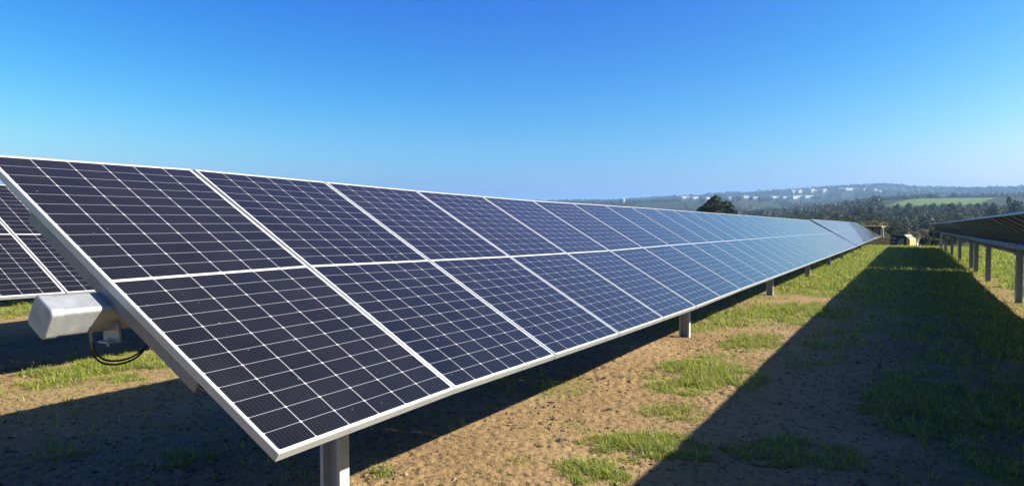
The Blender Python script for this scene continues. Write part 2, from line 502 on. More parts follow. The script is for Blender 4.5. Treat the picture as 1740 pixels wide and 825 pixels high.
def panel_meshes():
    a = MB()     # laminate
    i = 0.007
    z = -0.0025
    a.add([(i, -HALF + i, z), (PW - i, -HALF + i, z), (PW - i, HALF - i, z), (i, HALF - i, z)], [(0, 1, 2, 3)], 0)
    z = -0.008
    a.add([(i, -HALF + i, z), (PW - i, -HALF + i, z), (PW - i, HALF - i, z), (i, HALF - i, z)], [(3, 2, 1, 0)], 1)
    lam = a.build("solar_panel", [M_cell, M_back])
    f = MB()     # mitred frame ring, 35 mm deep, with a lower flange
    t, fl = 0.0085, 0.028
    def ring(x, z): return [(x, -HALF + x, z), (PW - x, -HALF + x, z), (PW - x, HALF - x, z), (x, HALF - x, z)]
    b = 0.0012
    rs = [ring(b, 0), ring(0, -b), ring(0, -0.035), ring(fl, -0.035), ring(fl, -0.033), ring(t * 0.35, -0.033), ring(t * 0.35, -0.011), ring(t, -0.0095), ring(t, 0)]
    vs = [p for r_ in rs for p in r_]
    n = len(rs)
    fs = [(q * 4 + e, q * 4 + (e + 1) % 4, ((q + 1) % n) * 4 + (e + 1) % 4, ((q + 1) % n) * 4 + e) for q in range(n) for e in range(4)]
    f.add(vs, [x[::-1] for x in fs])
    fr = f.build("frame", M_alu, lam)
    return lam, fr

def post_mesh(h, name="post"):
    """open C section, web across the row, flanges towards the camera; origin at the tube axis"""
    b = MB(); t = 0.007
    z1, z0 = -0.10, -h - 0.45
    wd, fl = 0.155, 0.080
    hz, zc = (z1 - z0), (z0 + z1) / 2
    b.box((fl / 2 - t / 2, 0, zc), (t, wd, hz))
    b.box((-t / 2, -wd / 2 + t / 2, zc), (fl - t * 0, t, hz)) if False else None
    b.box((-0.0035, -wd / 2 + t / 2 - 0.0005, zc), (fl, t, hz - 0.002))
    b.box((-0.0035, wd / 2 - t / 2 + 0.0005, zc), (fl, t, hz - 0.002))
    b.box((-fl / 2, -wd / 2 + 0.014, zc), (0.005, 0.018, hz - 0.004))
    b.box((-fl / 2, wd / 2 - 0.014, zc), (0.005, 0.018, hz - 0.004))
    return b

PROTO = {}
def build_proto():
    lam, fr = panel_meshes()
    PROTO["panel"], PROTO["frame"] = lam.data, fr.data
    bpy.data.objects.remove(fr); bpy.data.objects.remove(lam)
    # mounting rail in panel space (origin on the panel's top plane, y along the slope)
    b = MB()
    z = -0.035
    pr = [(-0.026, z - 0.0005), (0.026, z - 0.0005), (0.026, z - 0.060), (0.012, z - 0.060), (0.012, z - 0.055), (0.020, z - 0.055), (0.020, z - 0.006), (-0.020, z - 0.006), (-0.020, z - 0.055), (-0.012, z - 0.055), (-0.012, z - 0.060), (-0.026, z - 0.060)]
    b.prism(pr, -0.655, 0.655)
    o = b.build("mounting_rail", M_rail); PROTO["rail"] = o.data; bpy.data.objects.remove(o)
    # strap that holds the rail down on the tube, in panel space
    b = MB(); zc = -0.161
    b.sweep([(0, 0.083, -0.095), (0, 0.083, zc - 0.05), (0, 0.06, zc - 0.085), (0, -0.06, zc - 0.085), (0, -0.083, zc - 0.05), (0, -0.083, -0.095)], circ(0.006, 6))
    b.box((0, 0, zc - 0.093), (0.07, 0.15, 0.008)); b.box((0, 0.03, zc - 0.11), (0.05, 0.04, 0.03)); b.box((0, -0.045, zc - 0.108), (0.03, 0.03, 0.026))
    b.box((0, 0.0, -0.0955), (0.09, 0.19, 0.0045)) if False else None
    o = b.build("tube_clamp", M_rail); PROTO["clamp"] = o.data; bpy.data.objects.remove(o)
    # bearing on top of a post, tube space
    b = MB()
    rg = [(0.100 * math.cos(a), 0.100 * math.sin(a)) for a in np.linspace(0, 2 * math.pi, 17)[:-1]]
    n = 16
    vs = [(x, c, s_) for x in (-0.03, 0.03) for c, s_ in rg] + [(x, c * 0.93, s_ * 0.93) for x in (-0.03, 0.03) for c, s_ in rg]
    fs = []
    for i in range(n):
        j = (i + 1) % n
        fs += [(i, j, n + j, n + i), (2 * n + j, 2 * n + i, 3 * n + i, 3 * n + j), (j, i, 2 * n + i, 2 * n + j), (n + i, n + j, 3 * n + j, 3 * n + i)]
    b.add(vs, fs, 0, None, False)
    b.box((0.012, 0, -0.145), (0.02, 0.24, 0.09)); b.box((-0.02, 0, -0.122), (0.09, 0.20, 0.012))
    o = b.build("bearing", M_galv); PROTO["bearing"] = o.data; bpy.data.objects.remove(o)
    b = MB()
    b.sweep([(0.0, -0.0785, -0.20), (0.0, -0.082, -0.20)], circ(0.020, 12)); b.sweep([(0.0, -0.082, -0.20), (0.0, -0.094, -0.20)], circ(0.013, 6), smooth=False)
    o = b.build("bolt", M_bolt); PROTO["bolt"] = o.data; bpy.data.objects.remove(o)
build_proto()

def place(name, data, parent, Mx, hook=None):
    o = bpy.data.objects.new(name, data)
    COL.objects.link(o)
    o.parent = parent
    o.matrix_local = Mx
    return o

def tracker(name, s0, n, count, posts, label, zoff=0.0, tilt=TILT, jitter=0.0, tube_out=0.2, detail=True):
    bx, by = rowpt(s0, n)
    base = float(gz(bx, by))
    root = empty(name, (bx, by, base), ROWROT)
    tag(root, label, "solar tracker", "rows of tilted solar panels on steel posts")
    def cz(x): return float(track_z(s0 + x)) - base + zoff      # centre of the panel plane, local z
    L = count * PITCHX
    TC = 0.155                                                   # tube axis below the panel plane
    nrm = Vector((0, -math.sin(tilt), math.cos(tilt)))
    def tube_c(x): return Vector((x, 0, cz(x))) - nrm * TC
    rnd = random.Random(int(s0 * 10 + n * 100))
    for k in range(count):
        x = k * PITCHX + 0.005
        sl = math.atan2(cz(x + PW) - cz(x), PW)
        dt = rnd.gauss(0, jitter)
        Mx = Matrix.Translation((x, 0, cz(x))) @ Matrix.Rotation(-sl, 4, 'Y') @ Matrix.Rotation(tilt + dt, 4, 'X')
        p = place("solar_panel", PROTO["panel"], root, Mx)
        f = bpy.data.objects.new("frame", PROTO["frame"]); COL.objects.link(f); f.parent = p
    for k in range(count + 1):
        x = k * PITCHX + (0.040 if k == 0 else (-0.030 if k == count else 0))
        Mx = Matrix.Translation((x, 0, cz(x))) @ Matrix.Rotation(tilt, 4, 'X')
        place("mounting_rail", PROTO["rail"], root, Mx)
        if k: place("tube_clamp", PROTO["clamp"], root, Mx)
    xs = [-tube_out] + [q * L / 14 for q in range(15)] + [L + 0.12]
    b = MB()
    b.sweep([tube_c(x) for x in xs], rsq(0.065, 0.020, -tilt, 6), smooth=False)
    tb = b.build("torque_tube", M_galv, root)
    b = MB()
    b.sweep([tube_c(-tube_out - 0.004), tube_c(-tube_out), tube_c(-tube_out + 0.045)], [rsq(0.0655, 0.024, -tilt, 6), rsq(0.0700, 0.026, -tilt, 6), rsq(0.0700, 0.026, -tilt, 6)], smooth=False)
    b.build("end_cap", M_galv, tb)
    for xw in posts:
        x = xw - s0
        c = tube_c(x)
        px, py = rowpt(xw, n)
        h = c.z + base - float(gz(px, py))
        po = post_mesh(h).build("post", M_post, root)
        po.location = (c.x, c.y, c.z)
        for nm in ("bearing", "bolt"):
            o = bpy.data.objects.new(nm, PROTO[nm]); COL.objects.link(o); o.parent = po
    # wiring slung under the tube
    b = MB()
    if detail:
        pts, x = [], 0.4
        while x < L - 0.3:
            for q in range(5):
                c = tube_c(x); pts.append((x, 0.02 + 0.01 * math.sin(x * 9), c.z - 0.115 - 0.035 * math.sin(q / 4 * math.pi)))
                x += PITCHX / 8
        b.sweep(pts, circ(0.018, 6))
        b.build("cable_run", M_cable, root)
    return root, tube_c

S1 = 1.8
trk, tc = tracker("solar_tracker", S1, -2.923, 29, [3.23, 11.0, 18.85, 26.64, 34.23], "nearest row of dark blue panels, with a silver tube end sticking out", jitter=0.0006, tube_out=0.225)
# loop of cable under the tube end
b = MB()
c0 = tc(0.10)
pts = []
for q in range(25):
    a = q / 24
    pts.append((-0.085 + 0.30 * a - 0.03 * math.sin(a * 6.28), -0.01 + 0.05 * a, c0.z - 0.06 - 0.165 * math.sin(math.pi * a) ** 0.6))
b.sweep(pts, circ(0.0045, 8)); b.sweep([(p[0] + 0.012, p[1] + 0.012, p[2] + 0.012) for i, p in enumerate(pts)], circ(0.0045, 8))
b.build("cable_loop", M_cable, trk)
b = MB()
cb = tc(0.06)
b.box((cb.x, cb.y - 0.01, cb.z - 0.090), (0.010, 0.11, 0.085)); b.box((cb.x - 0.025, cb.y - 0.02, cb.z - 0.1295), (0.05, 0.07, 0.006)); b.sweep([(cb.x - 0.025, cb.y - 0.02, cb.z - 0.115), (cb.x - 0.025, cb.y - 0.02, cb.z - 0.15)], circ(0.007, 6))
b.build("tube_bracket", M_galv, trk)
GAP0 = S1 + 29 * PITCHX
tracker("solar_tracker", GAP0 + 0.20, -2.923, 29, [41.55, 49.7, 57.75, 67.0], "pale far section of the front row beyond the dark gap, ending at the excavator", zoff=0.03, tilt=R(31.0), jitter=0.0015, tube_out=0.12)
tracker("solar_tracker", 0.55, 2.466, 29, [5.6, 13.3, 21.14, 28.78, 33.6], "right hand row seen from its dark underside, standing on posts beside the lane", zoff=-0.06, tilt=R(30.1), jitter=0.001, tube_out=0.12)
tracker("solar_tracker", 0.55 + 29 * PITCHX + 0.38, 2.466, 27, [36.06, 43.76, 51.3, 59.5, 67.4], "far section of the right hand row with its underside towards the wooded valley", zoff=-0.06, tilt=R(30.1), jitter=0.001, tube_out=0.12)
tracker("solar_tracker", S1, -8.31, 29, [2.1, 11.0, 18.85, 26.64, 34.23], "second row of panels showing behind the slanted left end of the front row", zoff=0.12, jitter=0.001)
tracker("solar_tracker", S1, -13.70, 29, [3.2, 11.0, 18.85, 26.64, 34.23], "third row of panels hidden behind the second row at the left", zoff=0.32, jitter=0.001)

# ------------------------------------------------------------------ grass
def blades(P, hgt, wid, lean, midx):
    """arching blades: rise from the root, lean outwards and droop at the tip"""
    n = len(P)
    yaw = rng.uniform(0, 2 * math.pi, n)
    dirx, diry = np.cos(yaw), np.sin(yaw)
    ly = yaw + rng.normal(0, 0.5, n) + math.pi / 2
    lx, lyy = np.cos(ly), np.sin(ly)
    V = np.zeros((n, 7, 3)); hw = wid / 2
    for i, (sg, t, ws) in enumerate(((-1, 0, 0.8), (1, 0, 0.8), (-1, 0.36, 1), (1, 0.36, 1), (-1, 0.72, 0.75), (1, 0.72, 0.75), (0, 1, 0))):
        ang = lean * (0.35 + 0.9 * t)                      # bend from the vertical, mean up to this height
        out, up = np.sin(ang) * t, np.cos(ang * 0.9) * t
        V[:, i, 0] = P[:, 0] + sg * hw * ws * dirx + lx * hgt * out
        V[:, i, 1] = P[:, 1] + sg * hw * ws * diry + lyy * hgt * out
        V[:, i, 2] = P[:, 2] + hgt * up
    base = np.arange(n)[:, None] * 7
    loops = (base + np.array([0, 1, 3, 2, 2, 3, 5, 4, 4, 5, 6])).ravel()
    st = (np.arange(n)[:, None] * 11 + np.array([0, 4, 8])).ravel()
    return V.reshape(-1, 3), loops, st, np.tile([4, 4, 3], n), np.repeat(midx, 3)

def ground_z(x, y):
    return gz(x, y)

def field_points(s0, s1, n0, n1, dens, r0, r1, per, spread):
    cnt = int((s1 - s0) * (n1 - n0) * dens / per)
    s, n = rng.uniform(s0, s1, cnt), rng.uniform(n0, n1, cnt)
    k = rng.uniform(0, 1, cnt) < grass_rho(s, n) ** 1.1
    s, n = np.repeat(s[k], per), np.repeat(n[k], per)
    s, n = s + rng.normal(0, spread, len(s)), n + rng.normal(0, spread, len(n))
    x, y = s * D[0] + n * N[0], s * D[1] + n * N[1]
    r = np.hypot(x, y); a = np.degrees(np.arctan2(x, y))
    k = (r >= r0) & (r < r1) & (a > -40) & (a < 40)
    return x[k], y[k]

def grass_object(name, specs):
    Vs, Ls, Ss, Ts, Ms = [], [], [], [], []
    vo = lo = 0
    for x, y, h, wd, ln, mi in specs:
        P = np.stack([x, y, ground_z(x, y) - 0.008], -1)
        V, L, S, T, M_ = blades(P, h, wd, ln, mi)
        Vs.append(V); Ls.append(L + vo); Ss.append(S + lo); Ts.append(T); Ms.append(M_)
        vo += len(V); lo += len(L)
    me = npmesh(name, np.vstack(Vs), np.concatenate(Ls), np.concatenate(Ss), np.concatenate(Ts), [M_g1, M_g2, M_g3], np.concatenate(Ms))
    return link(bpy.data.objects.new(name, me))

def pick(n, w_): return rng.choice(3, n, p=w_)

specs = []
for (s0, s1, n0, n1, dn, r0, r1, per, spr, h0, h1, w0, w1) in (
        (2.5, 15, -15.5, 9, 1500, 3.0, 10.5, 7, 0.018, 0.05, 0.14, 0.003, 0.006),
        (7, 26, -17, 16, 900, 10.5, 20, 6, 0.025, 0.06, 0.16, 0.006, 0.010),
        (15, 50, -6, 22, 420, 20, 40, 4, 0.04, 0.08, 0.19, 0.010, 0.018),
        (30, 76, -5, 40, 130, 40, 77, 3, 0.06, 0.12, 0.24, 0.018, 0.034)):
    x, y = field_points(s0, s1, n0, n1, dn, r0, r1, per, spr)
    k = len(x)
    specs.append((x, y, rng.uniform(h0, h1, k), rng.uniform(w0, w1, k), np.clip(rng.normal(0.9, 0.4, k), 0.05, 1.65), pick(k, (0.47, 0.42, 0.11))))
gr = grass_object("grass", specs)
tag(gr, "short green pasture grass growing between the panel rows and on the lane", "grass", kind="stuff")

def tuft(s, n, rs, rn, cnt, h, label, dry=0.10):
    cx, cy = rowpt(s, n)
    cnt = int(cnt * 2.2); per = 16; roots = max(4, cnt // per)
    a, q = rng.uniform(0, 2 * math.pi, roots), np.sqrt(rng.uniform(0, 1, roots))
    k = fbm(np.cos(a) * q * 3.2 + s, np.sin(a) * q * 3.2 + n, 3, 77) > 0.31 + 0.22 * q
    a, q = a[k], q[k]
    q0 = np.repeat(q, per); cnt = len(q0)
    ds = np.repeat(np.cos(a) * q * rs, per) + rng.normal(0, 0.016, cnt)
    dn = np.repeat(np.sin(a) * q * rn, per) + rng.normal(0, 0.016, cnt)
    x, y = (s + ds) * D[0] + (n + dn) * N[0], (s + ds) * D[1] + (n + dn) * N[1]
    P = np.stack([x - cx, y - cy, ground_z(x, y) - float(gz(cx, cy)) - 0.008], -1)
    hh = h * rng.uniform(0.4, 1.15, cnt) * (1.15 - 0.55 * q0)
    V, L, S, T, M_ = blades(P, hh, rng.uniform(0.0025, 0.0055, cnt), np.clip(rng.normal(1.1, 0.4, cnt), 0.1, 1.75), pick(cnt, (0.46 - dry * 0.4, 0.44 - dry * 0.6, 0.10 + dry)))
    o = link(bpy.data.objects.new("grass_clump", npmesh("grass_clump", V, L, S, T, [M_g1, M_g2, M_g3], M_)))
    o.location = (cx, cy, float(gz(cx, cy)))
    tag(o, label, "grass clump", "clumps of grass on the bare soil")
    return o

def sn_px(x, y):
    X, Y = at_px(x, y, 2.5, 100)
    return X * D[0] + Y * D[1], X * N[0] + Y * N[1]

for (px, py, rs, rn, cnt, h, lab) in (
        (1190, 640, 1.0, 0.72, 9000, 0.14, "largest bright green grass clump on the sunny soil beside the lane shadow"),
        (1092, 757, 0.42, 0.52, 4200, 0.12, "grass clump with curling blades on sunny soil, second largest, touching the lane shadow"),
        (1000, 800, 0.27, 0.30, 1900, 0.10, "small loose grass clump on sunny soil lowest in the picture"),
        (1142, 700, 0.36, 0.36, 2000, 0.10, "flat grass clump on sunny soil between the two biggest clumps"),
        (1280, 580, 1.1, 0.45, 3200, 0.12, "thin spread of grass on sunny soil beyond the largest clump"),
        (1352, 527, 2.0, 0.60, 6500, 0.15, "dense grass patch on the sunny strip opposite the third visible post"),
        (215, 625, 1.2, 0.85, 15000, 0.13, "bright grass patch in sun under the tube end"),
        (95, 655, 0.5, 0.45, 2200, 0.11, "grass tuft in sun left of the patch under the tube end"),
        (30, 530, 1.2, 0.8, 3000, 0.16, "sunlit grass clump under the second row at the left edge"),
        (290, 785, 0.30, 0.28, 700, 0.13, "shaded grass tuft under the front row left of the corner"),
        (105, 775, 0.22, 0.22, 420, 0.12, "shaded grass tuft in the lower left corner of the scene"),
        (1350, 770, 0.5, 0.5, 3000, 0.12, "dark grass tuft in the lane shadow near the bottom"),
        (1560, 700, 0.9, 0.6, 4500, 0.13, "dark grass clump in the lane shadow below the right hand posts"),
        (880, 787, 0.12, 0.14, 240, 0.08, "small sprig of grass on the sunny soil near the front post"),
        (640, 806, 0.10, 0.16, 160, 0.13, "wispy dry stalks of grass at the foot of the front post"),
        ):
    s_, n_ = sn_px(px, py)
    tuft(s_, n_, rs, rn, cnt, h, lab, 0.35 if "dry" in lab else 0.08)

# loose crumbs of soil and small stones
def lumps(name, x, y, rad, m):
    n = len(x)
    base = np.array([[1, 0, 0], [-1, 0, 0], [0, 1, 0], [0, -1, 0], [0, 0, 1], [0, 0, -1]], float)
    V = base[None] * rad[:, None, None] * rng.uniform(0.6, 1.3, (n, 6, 1))
    V[:, :, 2] *= 0.7
    a = rng.uniform(0, 6.28, n); ca, sa = np.cos(a)[:, None], np.sin(a)[:, None]
    X = V[:, :, 0] * ca - V[:, :, 1] * sa; Y = V[:, :, 0] * sa + V[:, :, 1] * ca
    V[:, :, 0] = X + x[:, None]; V[:, :, 1] = Y + y[:, None]; V[:, :, 2] += (ground_z(x, y) + rad * 0.15)[:, None]
    tri = np.array([[0, 2, 4], [2, 1, 4], [1, 3, 4], [3, 0, 4], [2, 0, 5], [1, 2, 5], [3, 1, 5], [0, 3, 5]])
    loops = (np.arange(n)[:, None] * 6 + tri.ravel()).ravel()
    return npmesh(name, V.reshape(-1, 3), loops, np.arange(n * 8) * 3, np.full(n * 8, 3), [m], None, False)
M_clod = varied("soil_clod", (0.05, 0.034, 0.020), (0.30, 0.22, 0.13), 9.0, 0.95, 0, 0.3, 0.1)
cnt = 34000
s = rng.uniform(2.5, 15, cnt); n = rng.uniform(-9.2, 1.5, cnt)
k = rng.uniform(0, 1, cnt) > grass_rho(s, n) * 1.2 + 0.2 * (vnoise(s * 2, n * 2, 5) > 0.6)
s, n = s[k], n[k]
x, y = s * D[0] + n * N[0], s * D[1] + n * N[1]
k = (np.abs(np.degrees(np.arctan2(x, y))) < 38) & (np.hypot(x, y) > 3)
x, y = x[k], y[k]
o = link(bpy.data.objects.new("soil_crumbs", lumps("soil_crumbs", x, y, 0.004 + 0.026 * rng.power(0.4, len(x)) ** 2.6, M_clod)))
tag(o, "loose crumbs of dry soil scattered over the bare ground", "soil", kind="stuff")
def clod(px, py, rad, label, c):
    X, Y = at_px(px, py, 2.5, 100)
    b = MB(); rr = random.Random(int(px))
    nlat, nlon = 6, 9
    vs = [(0, 0, rad * 0.7)]
    for i in range(1, nlat):
        for j in range(nlon):
            th, ph = math.pi * i / nlat, 2 * math.pi * j / nlon
            q = rad * rr.uniform(0.75, 1.2)
            vs.append((q * math.sin(th) * math.cos(ph) * 1.25, q * math.sin(th) * math.sin(ph), q * math.cos(th) * 0.7))
    vs.append((0, 0, -rad * 0.7))
    fs = [(0, 1 + j, 1 + (j + 1) % nlon) for j in range(nlon)]
    for i in range(nlat - 2):
        for j in range(nlon):
            a, b2 = 1 + i * nlon + j, 1 + i * nlon + (j + 1) % nlon
            fs.append((a, a + nlon, b2 + nlon, b2))
    l = len(vs) - 1
    fs += [(l, l - nlon + (j + 1) % nlon, l - nlon + j) for j in range(nlon)]
    b.add(vs, fs)
    o = b.build("soil_clod", c)
    o.location = (X, Y, float(gz(X, Y)) + rad * 0.3)
    tag(o, label, "soil clod", "lumps of dark earth on the sunny soil")
M_dark = varied("dark_earth", (0.035, 0.028, 0.022), (0.09, 0.07, 0.05), 30.0, 0.95, 0, 0.4, 0.1)
clod(918, 762, 0.026, "black lump of earth at the left of a pair on the sunny soil", M_dark)
clod(951, 751, 0.030, "dark lump of earth at the right of a pair on the sunny soil", M_dark)
clod(962, 749, 0.022, "brown crumbly lump touching the dark lump on the sunny soil", M_clod)
clod(1036, 699, 0.030, "dark flat lump of earth alone on the sunny soil", M_dark)
clod(1142, 719, 0.022, "small dark lump below the flat grass clump", M_dark)
clod(1010, 783, 0.024, "small black lump beside the loose grass clump near the bottom", M_dark)
clod(902, 753, 0.014, "small pale stone left of the dark lumps on the sunny soil", M_clod)

# ------------------------------------------------------------------ excavator behind the end of the rows
M_yel = varied("machine_yellow", (0.62, 0.40, 0.075), (0.70, 0.47, 0.10), 3.0, 0.45)
M_cwt = varied("counterweight_paint", (0.36, 0.25, 0.075), (0.42, 0.30, 0.10), 3.0, 0.5)
M_blk = varied("machine_black", (0.008, 0.009, 0.012), (0.014, 0.015, 0.02), 3.0, 0.6, 0, 0, 0.2)
M_rub = varied("track_steel", (0.03, 0.028, 0.025), (0.07, 0.06, 0.05), 8.0, 0.8)
M_pale = mat("pale_paint", (0.26, 0.25, 0.20), 0.5)
M_win = mat("cab_glass", (0.05, 0.055, 0.065), 0.08)
M_hood = varied("hood_yellow_shaded", (0.42, 0.22, 0.045), (0.52, 0.28, 0.06), 3.0, 0.55)  # machine yellow turned brown: the hood side's shade is put into the colour
def excavator():
    """origin at the near rear corner; local x runs forward (minus) to the tail (plus), y away from the viewer"""
    Y, TH = 67.0, R(48)
    pxm = FPX / Y
    gx, gy = (1541 - 870) / pxm, Y
    g = float(gz(gx, gy))
    z_of = lambda py: EYE + (HOR - py) / pxm - g
    root = empty("excavator", (gx, gy, g), -TH)
    tag(root, "yellow and black excavator parked behind the far end of the front row", "excavator")
    X = lambda px: (px - 1541) / (pxm * 0.93)
    wd = 1.9
    zb, zh, zk = z_of(421), z_of(403.5), z_of(399)
    def bar(px0, px1, y0, y1, z0, z1, b):
        b.box(((X(px0) + X(px1)) / 2, (y0 + y1) / 2, (z0 + z1) / 2), (X(px1) - X(px0), y1 - y0, z1 - z0))
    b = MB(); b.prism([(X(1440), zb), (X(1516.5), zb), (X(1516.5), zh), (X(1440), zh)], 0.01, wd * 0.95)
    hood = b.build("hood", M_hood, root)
    b = MB(); bar(1507.5, 1516, 0.0, 0.10, zh + 0.005, zh + 0.055, b); b.build("hood_rail", M_pale, hood)
    b = MB()
    b.prism([(X(1516.8), zb + 0.02), (X(1540.9), zb + 0.02), (X(1540.9), zk - 0.20), (X(1537), zk), (X(1519.5), zk), (X(1516.8), zk - 0.25)], -0.01, wd)
    ep = b.build("engine_cover", M_blk, root)
    b = MB(); bar(1518.5, 1525.5, -0.022, -0.014, z_of(406), z_of(404.2), b); bar(1518.5, 1524, -0.022, -0.014, z_of(412.4), z_of(410.8), b)
    b.build("lettering", mat("faded_lettering", (0.16, 0.17, 0.20), 0.5), ep)
    b = MB()
    b.prism([(X(1526.5), zb + 0.03), (X(1537), zb + 0.03), (X(1537), z_of(405)), (X(1531), z_of(406.5)), (X(1528), z_of(411))], -0.03, -0.013)
    b.build("vent_panel", varied("vent_grey", (0.08, 0.08, 0.065), (0.16, 0.15, 0.12), 25.0, 0.6), ep)
    b = MB(); b.prism([(X(1536), zk + 0.004), (X(1539.5), zk - 0.16), (X(1541), zk - 0.20), (X(1541), zk - 0.15), (X(1537.5), zk + 0.03)], -0.02, wd * 0.8); b.build("cover_edge", M_pale, ep)
    b = MB(); prof = []
    zt, z0 = z_of(403.3), zb + 0.01
    for q in range(9):
        a = math.pi / 2 * q / 8
        prof.append((0.02 + 0.26 * math.sin(a), zt - 0.26 + 0.26 * math.cos(a)))
    prof += [(0.28, z0 + 0.15), (0.22, z0), (0.0, z0), (0.0, zt)]
    b.prism(prof[::-1], 0.0, wd * 0.82)
    cw = b.build("counterweight", M_cwt, root)
    zc0, zc1 = z_of(404), z_of(385.5)
    y0, y1 = 0.05, 1.0
    b = MB()
    for pa in (1462, 1487.5, 1499):
        for yy in (y0, y1): bar(pa, pa + 2.2, yy - 0.05, yy + 0.05, zc0, zc1, b)
    bar(1462, 1503, y0 - 0.045, y1 + 0.045, zc1 - 0.15, zc1 - 0.003, b); bar(1462, 1503, y0 - 0.04, y1 + 0.04, zc0 - 0.10, zc0 + 0.08, b)
    cab = b.build("cab", M_blk, root)
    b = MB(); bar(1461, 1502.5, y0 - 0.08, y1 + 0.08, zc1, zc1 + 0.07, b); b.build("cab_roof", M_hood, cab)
    b = MB()
    b.sweep([(X(1500.5), y0 - 0.06, zc1 + 0.04), (X(1503.5), y0 - 0.06, zc1 - 0.02), (X(1504.8), y0 - 0.06, zc1 - 0.22), (X(1505.3), y0 - 0.06, zc0)], rsq(0.06, 0.02)); b.build("rear_pillar", M_pale, cab)
    b = MB(); bar(1464.5, 1498.8, y0 + 0.02, y0 + 0.032, zc0 + 0.09, zc1 - 0.16, b); b.build("window", M_win, cab)
    for yy in (0.30, wd - 0.35):
        b = MB(); r_ = max(0.28, (zb - 0.05) / 2)
        pr = [(math.cos(a) * r_ + (X(1530) if abs(a) < 1.58 else X(1455)), r_ + math.sin(a) * r_) for a in np.linspace(-math.pi / 2, math.pi * 1.5, 25)[:-1]]
        b.prism(pr, yy - 0.28, yy + 0.28)
        b.build("track", M_rub, root)
    b = MB(); b.box((X(1500), wd / 2, zb - 0.06), (1.3, 1.3, 0.13)); b.build("turntable", M_blk, root)
    b = MB(); b.sweep([(X(1442), wd * 0.6, zh - 0.2), (X(1425), wd * 0.6, zh + 0.25), (X(1395), wd * 0.6, zh)], rsq(0.14, 0.03)); bo = b.build("boom", M_yel, root)
    b = MB(); b.sweep([(X(1395), wd * 0.6, zh), (X(1405), wd * 0.6, 0.5)], rsq(0.10, 0.02)); b.build("arm", M_yel, bo)
    b = MB(); b.prism([(X(1405) - 0.1, 0.5), (X(1405) + 0.45, 0.45), (X(1405) + 0.35, 0.02), (X(1405) - 0.2, 0.05)], wd * 0.6 - 0.4, wd * 0.6 + 0.4); b.build("bucket", M_rub, bo)
excavator()

# white bent pipe on the crest
b = MB()
Yp = 66.5; pm = FPX / Yp
xp = (1558.8 - 870) / pm; gp = float(gz(xp, Yp))
zt = EYE + (HOR - 407) / pm - gp
b.sweep([(0, 0, -0.3), (0, 0, zt - 0.28), (0.03, 0, zt - 0.12), (0.11, 0, zt)], circ(0.085, 10))
o = b.build("standpipe", mat("white_pipe", (0.78, 0.80, 0.80), 0.5)); o.location = (xp, Yp, gp)
tag(o, "white bent standpipe rising from the ground beside the excavator tail", "pipe")

# ------------------------------------------------------------------ trees
def leaf_cloud(blobs, n, size, seed, flat=0.55):
    g_ = np.random.default_rng(seed)
    blobs = np.array(blobs, float)
    wts = blobs[:, 3] ** 2; wts /= wts.sum()
    bi = g_.choice(len(blobs), n, p=wts)
    d_ = g_.normal(size=(n, 3)); d_ /= np.linalg.norm(d_, axis=1)[:, None]
    rad = g_.uniform(0.55, 1.0, n) ** 0.6
    rad *= 1 + 0.18 * np.sin(d_[:, 0] * 7 + bi) * np.sin(d_[:, 2] * 6 + bi * 2)
    c = blobs[bi, :3] + d_ * (rad * blobs[bi, 3])[:, None] * np.array([1, 1, 0.85])
    u = g_.normal(size=(n, 3)); u /= np.linalg.norm(u, axis=1)[:, None]
    v = np.cross(u, g_.normal(size=(n, 3))); v /= np.linalg.norm(v, axis=1)[:, None]
    sz = size * g_.uniform(0.5, 1.3, n)
    u *= sz[:, None]; v *= (sz * flat)[:, None]
    return np.stack([c - u, c + v * 0.9, c + u, c - v * 0.9], 1)

def trunk_mesh(h, r0, limbs, seed, m, name="trunk"):
    rr = random.Random(seed); b = MB()
    pts = [(0.0, 0.0, -0.6)] + [(rr.uniform(-0.12, 0.12) * i, rr.uniform(-0.12, 0.12) * i, h * i / 4) for i in range(1, 5)]
    b.sweep(pts, [circ(r0 * (1 - 0.17 * i), 7) for i in range(5)])
    for (lx, ly, lz) in limbs:
        k = rr.uniform(0.4, 0.85); p = Vector((pts[3][0] * k, pts[3][1] * k, h * k))
        e = Vector((lx, ly, lz)); mid = (p + e) / 2 + Vector((0, 0, -0.1 * h))
        b.sweep([p, mid, e], [circ(r0 * 0.5, 5), circ(r0 * 0.33, 5), circ(r0 * 0.12, 5)])
    return b.build(name, m)

